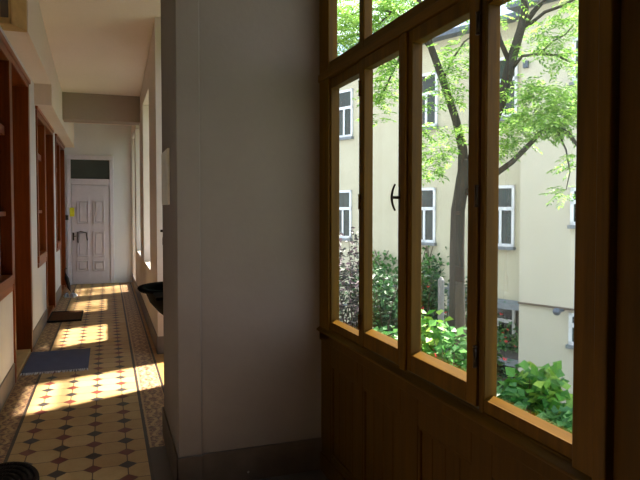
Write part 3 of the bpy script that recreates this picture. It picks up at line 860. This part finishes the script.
shrub('broadleaf_shrub', 456, 8.2, -.15, .5, 1500, M['leafmid'], .14, 'mid green broad leaved shrub at the foot of the tree', 6, flowers=4, wmul=.8)
shrub('broadleaf_shrub', 385, 9.4, -.4, .55, 1500, M['leafmid'], .13, 'mid green low shrub below the second pane', 6, flowers=8, wmul=.8)
shrub('broadleaf_shrub', 350, 9.8, -.5, .55, 1300, M['leafdark'], .13, 'dark low shrub below the leftmost pane', 6, wmul=.7)
shrub('lobed_bush', 538, 9.4, -1.05, .75, 1500, M['leafbright'], .19, 'bright yellow green lobed bush low behind the right pane', 8, wmul=.95)
shrub('lobed_bush', 505, 9.0, -1.25, .6, 1300, M['leafmid'], .17, 'bluish green bush left of the yellow green one', 8, wmul=.9)
shrub('lobed_bush', 566, 8.4, -1.35, .55, 1200, M['leafmid'], .17, 'low green bush in the lower right corner of the right pane', 8, wmul=.9)
shrub('lobed_bush', 480, 8.4, -1.0, .5, 1100, M['leafmid'], .16, 'green bush hidden partly by the hinge post', 7, wmul=.9)

# climbing vines on the facade
def vine(name, px, py0, py1, wd, n, label):
    s = fs_(px); z0 = fz(px, py1); z1 = fz(px, py0)
    e = empty(name, FT(s, .1, ZG), label, 'climber')
    b = MB(FTi)
    for k in range(4): b.tube([(s + random.uniform(-.3, .3), .08, ZG)] + [(s + random.uniform(-wd, wd) * .5, .1, ZG + (z1 - ZG) * j / 4) for j in range(1, 5)], .012, 5)
    b.build('stem', M['bark2'], e)
    b = MB()
    for k in range(n):
        t = random.random() ** .7
        p = FT(s + random.gauss(0, wd * .4), random.uniform(.05, .3), ZG + (z1 - ZG) * (1 - (1 - t) * .75) * random.uniform(.85, 1.0))
        leaflet(b, p, rv(), rv(), random.uniform(.1, .18), .1)
    b.build('foliage', M['leafmid'], e)
vine('wall_climber', 384, 250, 330, 1.2, 600, 'thin climbing plant on the yellow facade behind the second pane')
vine('wall_climber', 431, 246, 330, .7, 420, 'thin climbing plant on the yellow facade left of the tree trunk')

# garden fence rails + pale post
fe = empty('garden_fence', at(400, 300, 12.6), 'grey metal garden fence partly hidden by the shrubs', 'fence'); fe.location.z = ZG
f0, f1 = at(322, 290, 13.2), at(495, 290, 12.2)
b = MB()
for z in (-.1, -.55, -1.1, -1.6): b.tube([Vector((f0.x, f0.y, z)), Vector((f1.x, f1.y, z))], .025, 6)
b.build('rail', M['ledge'], fe)
for k in range(5):
    p = f0.lerp(f1, k / 4); b = MB(); b.tube([Vector((p.x, p.y, ZG)), Vector((p.x, p.y, 0))], .04, 8); b.build('fence_post', M['ledge'], fe)
pp = at(441, 300, 9.9)
b = MB(); b.lathe([(0, ZG), (.055, ZG), (.052, .38), (.02, .43), (0, .43)], (pp.x, pp.y, 0), 14)
tag(b.build('garden_post', M['post']), 'pale grey upright post standing in the shrubs left of the tree', 'post')

# flower box on the ledge
sb = fs_(508, .3); e = empty('flower_box', FT(sb, .3, zl2 + .04), 'window box of green plants and red flowers on the stone ledge', 'flower box')
b = MB(FTi); b.box(sb - .6, sb + .55, .12, .42, zl2 + .04, zl2 + .24); b.build('planter', M['terra'], e, .01)
b = MB()
for k in range(520):
    p = FT(sb + random.uniform(-.6, .6), .3 + random.gauss(0, .1), zl2 + .2 + abs(random.gauss(0, .28))); leaflet(b, p, rv(), rv(), .11, .08)
b.build('foliage', M['leafmid'], e)
b = MB()
for k in range(26):
    p = FT(sb + random.uniform(-.6, .65), .42 + random.gauss(0, .06), zl2 + .2 + abs(random.gauss(0, .35)))
    flower(p, e)

# ------------------------------------------------------------------ light
wd_ = bpy.data.worlds.new('sky'); sc.world = wd_; wd_.use_nodes = True
nt = wd_.node_tree; bg = nt.nodes['Background']
tcn = nt.nodes.new('ShaderNodeTexCoord'); sep = nt.nodes.new('ShaderNodeSeparateXYZ'); nt.links.new(tcn.outputs['Generated'], sep.inputs[0])
rp = nt.nodes.new('ShaderNodeValToRGB'); nt.links.new(sep.outputs[2], rp.inputs[0])
rp.color_ramp.elements[0].position = 0; rp.color_ramp.elements[0].color = (.92, .96, 1, 1)
rp.color_ramp.elements[1].position = .8; rp.color_ramp.elements[1].color = (.60, .78, 1, 1)
nt.links.new(rp.outputs[0], bg.inputs[0]); bg.inputs[1].default_value = 2.0
sun_d = bpy.data.lights.new('sun', 'SUN'); sun = bpy.data.objects.new('sun', sun_d); col.objects.link(sun)
el = math.radians(55); hd = Vector((-1.07, -.42)).normalized()
dirv = Vector((hd.x * math.cos(el), hd.y * math.cos(el), -math.sin(el)))
sun.rotation_euler = dirv.to_track_quat('-Z', 'Y').to_euler(); sun.location = (6, 8, 12)
sun_d.energy = 23; sun_d.angle = math.radians(2.4); sun_d.color = (1, .92, .80)

sc.view_settings.view_transform = 'Standard'
sc.view_settings.look = 'None'
sc.view_settings.exposure = .7
sc.cycles.use_denoising = True
sc.cycles.max_bounces = 10
sc.cycles.diffuse_bounces = 6
sc.cycles.transparent_max_bounces = 16
sc.cycles.sample_clamp_indirect = 8
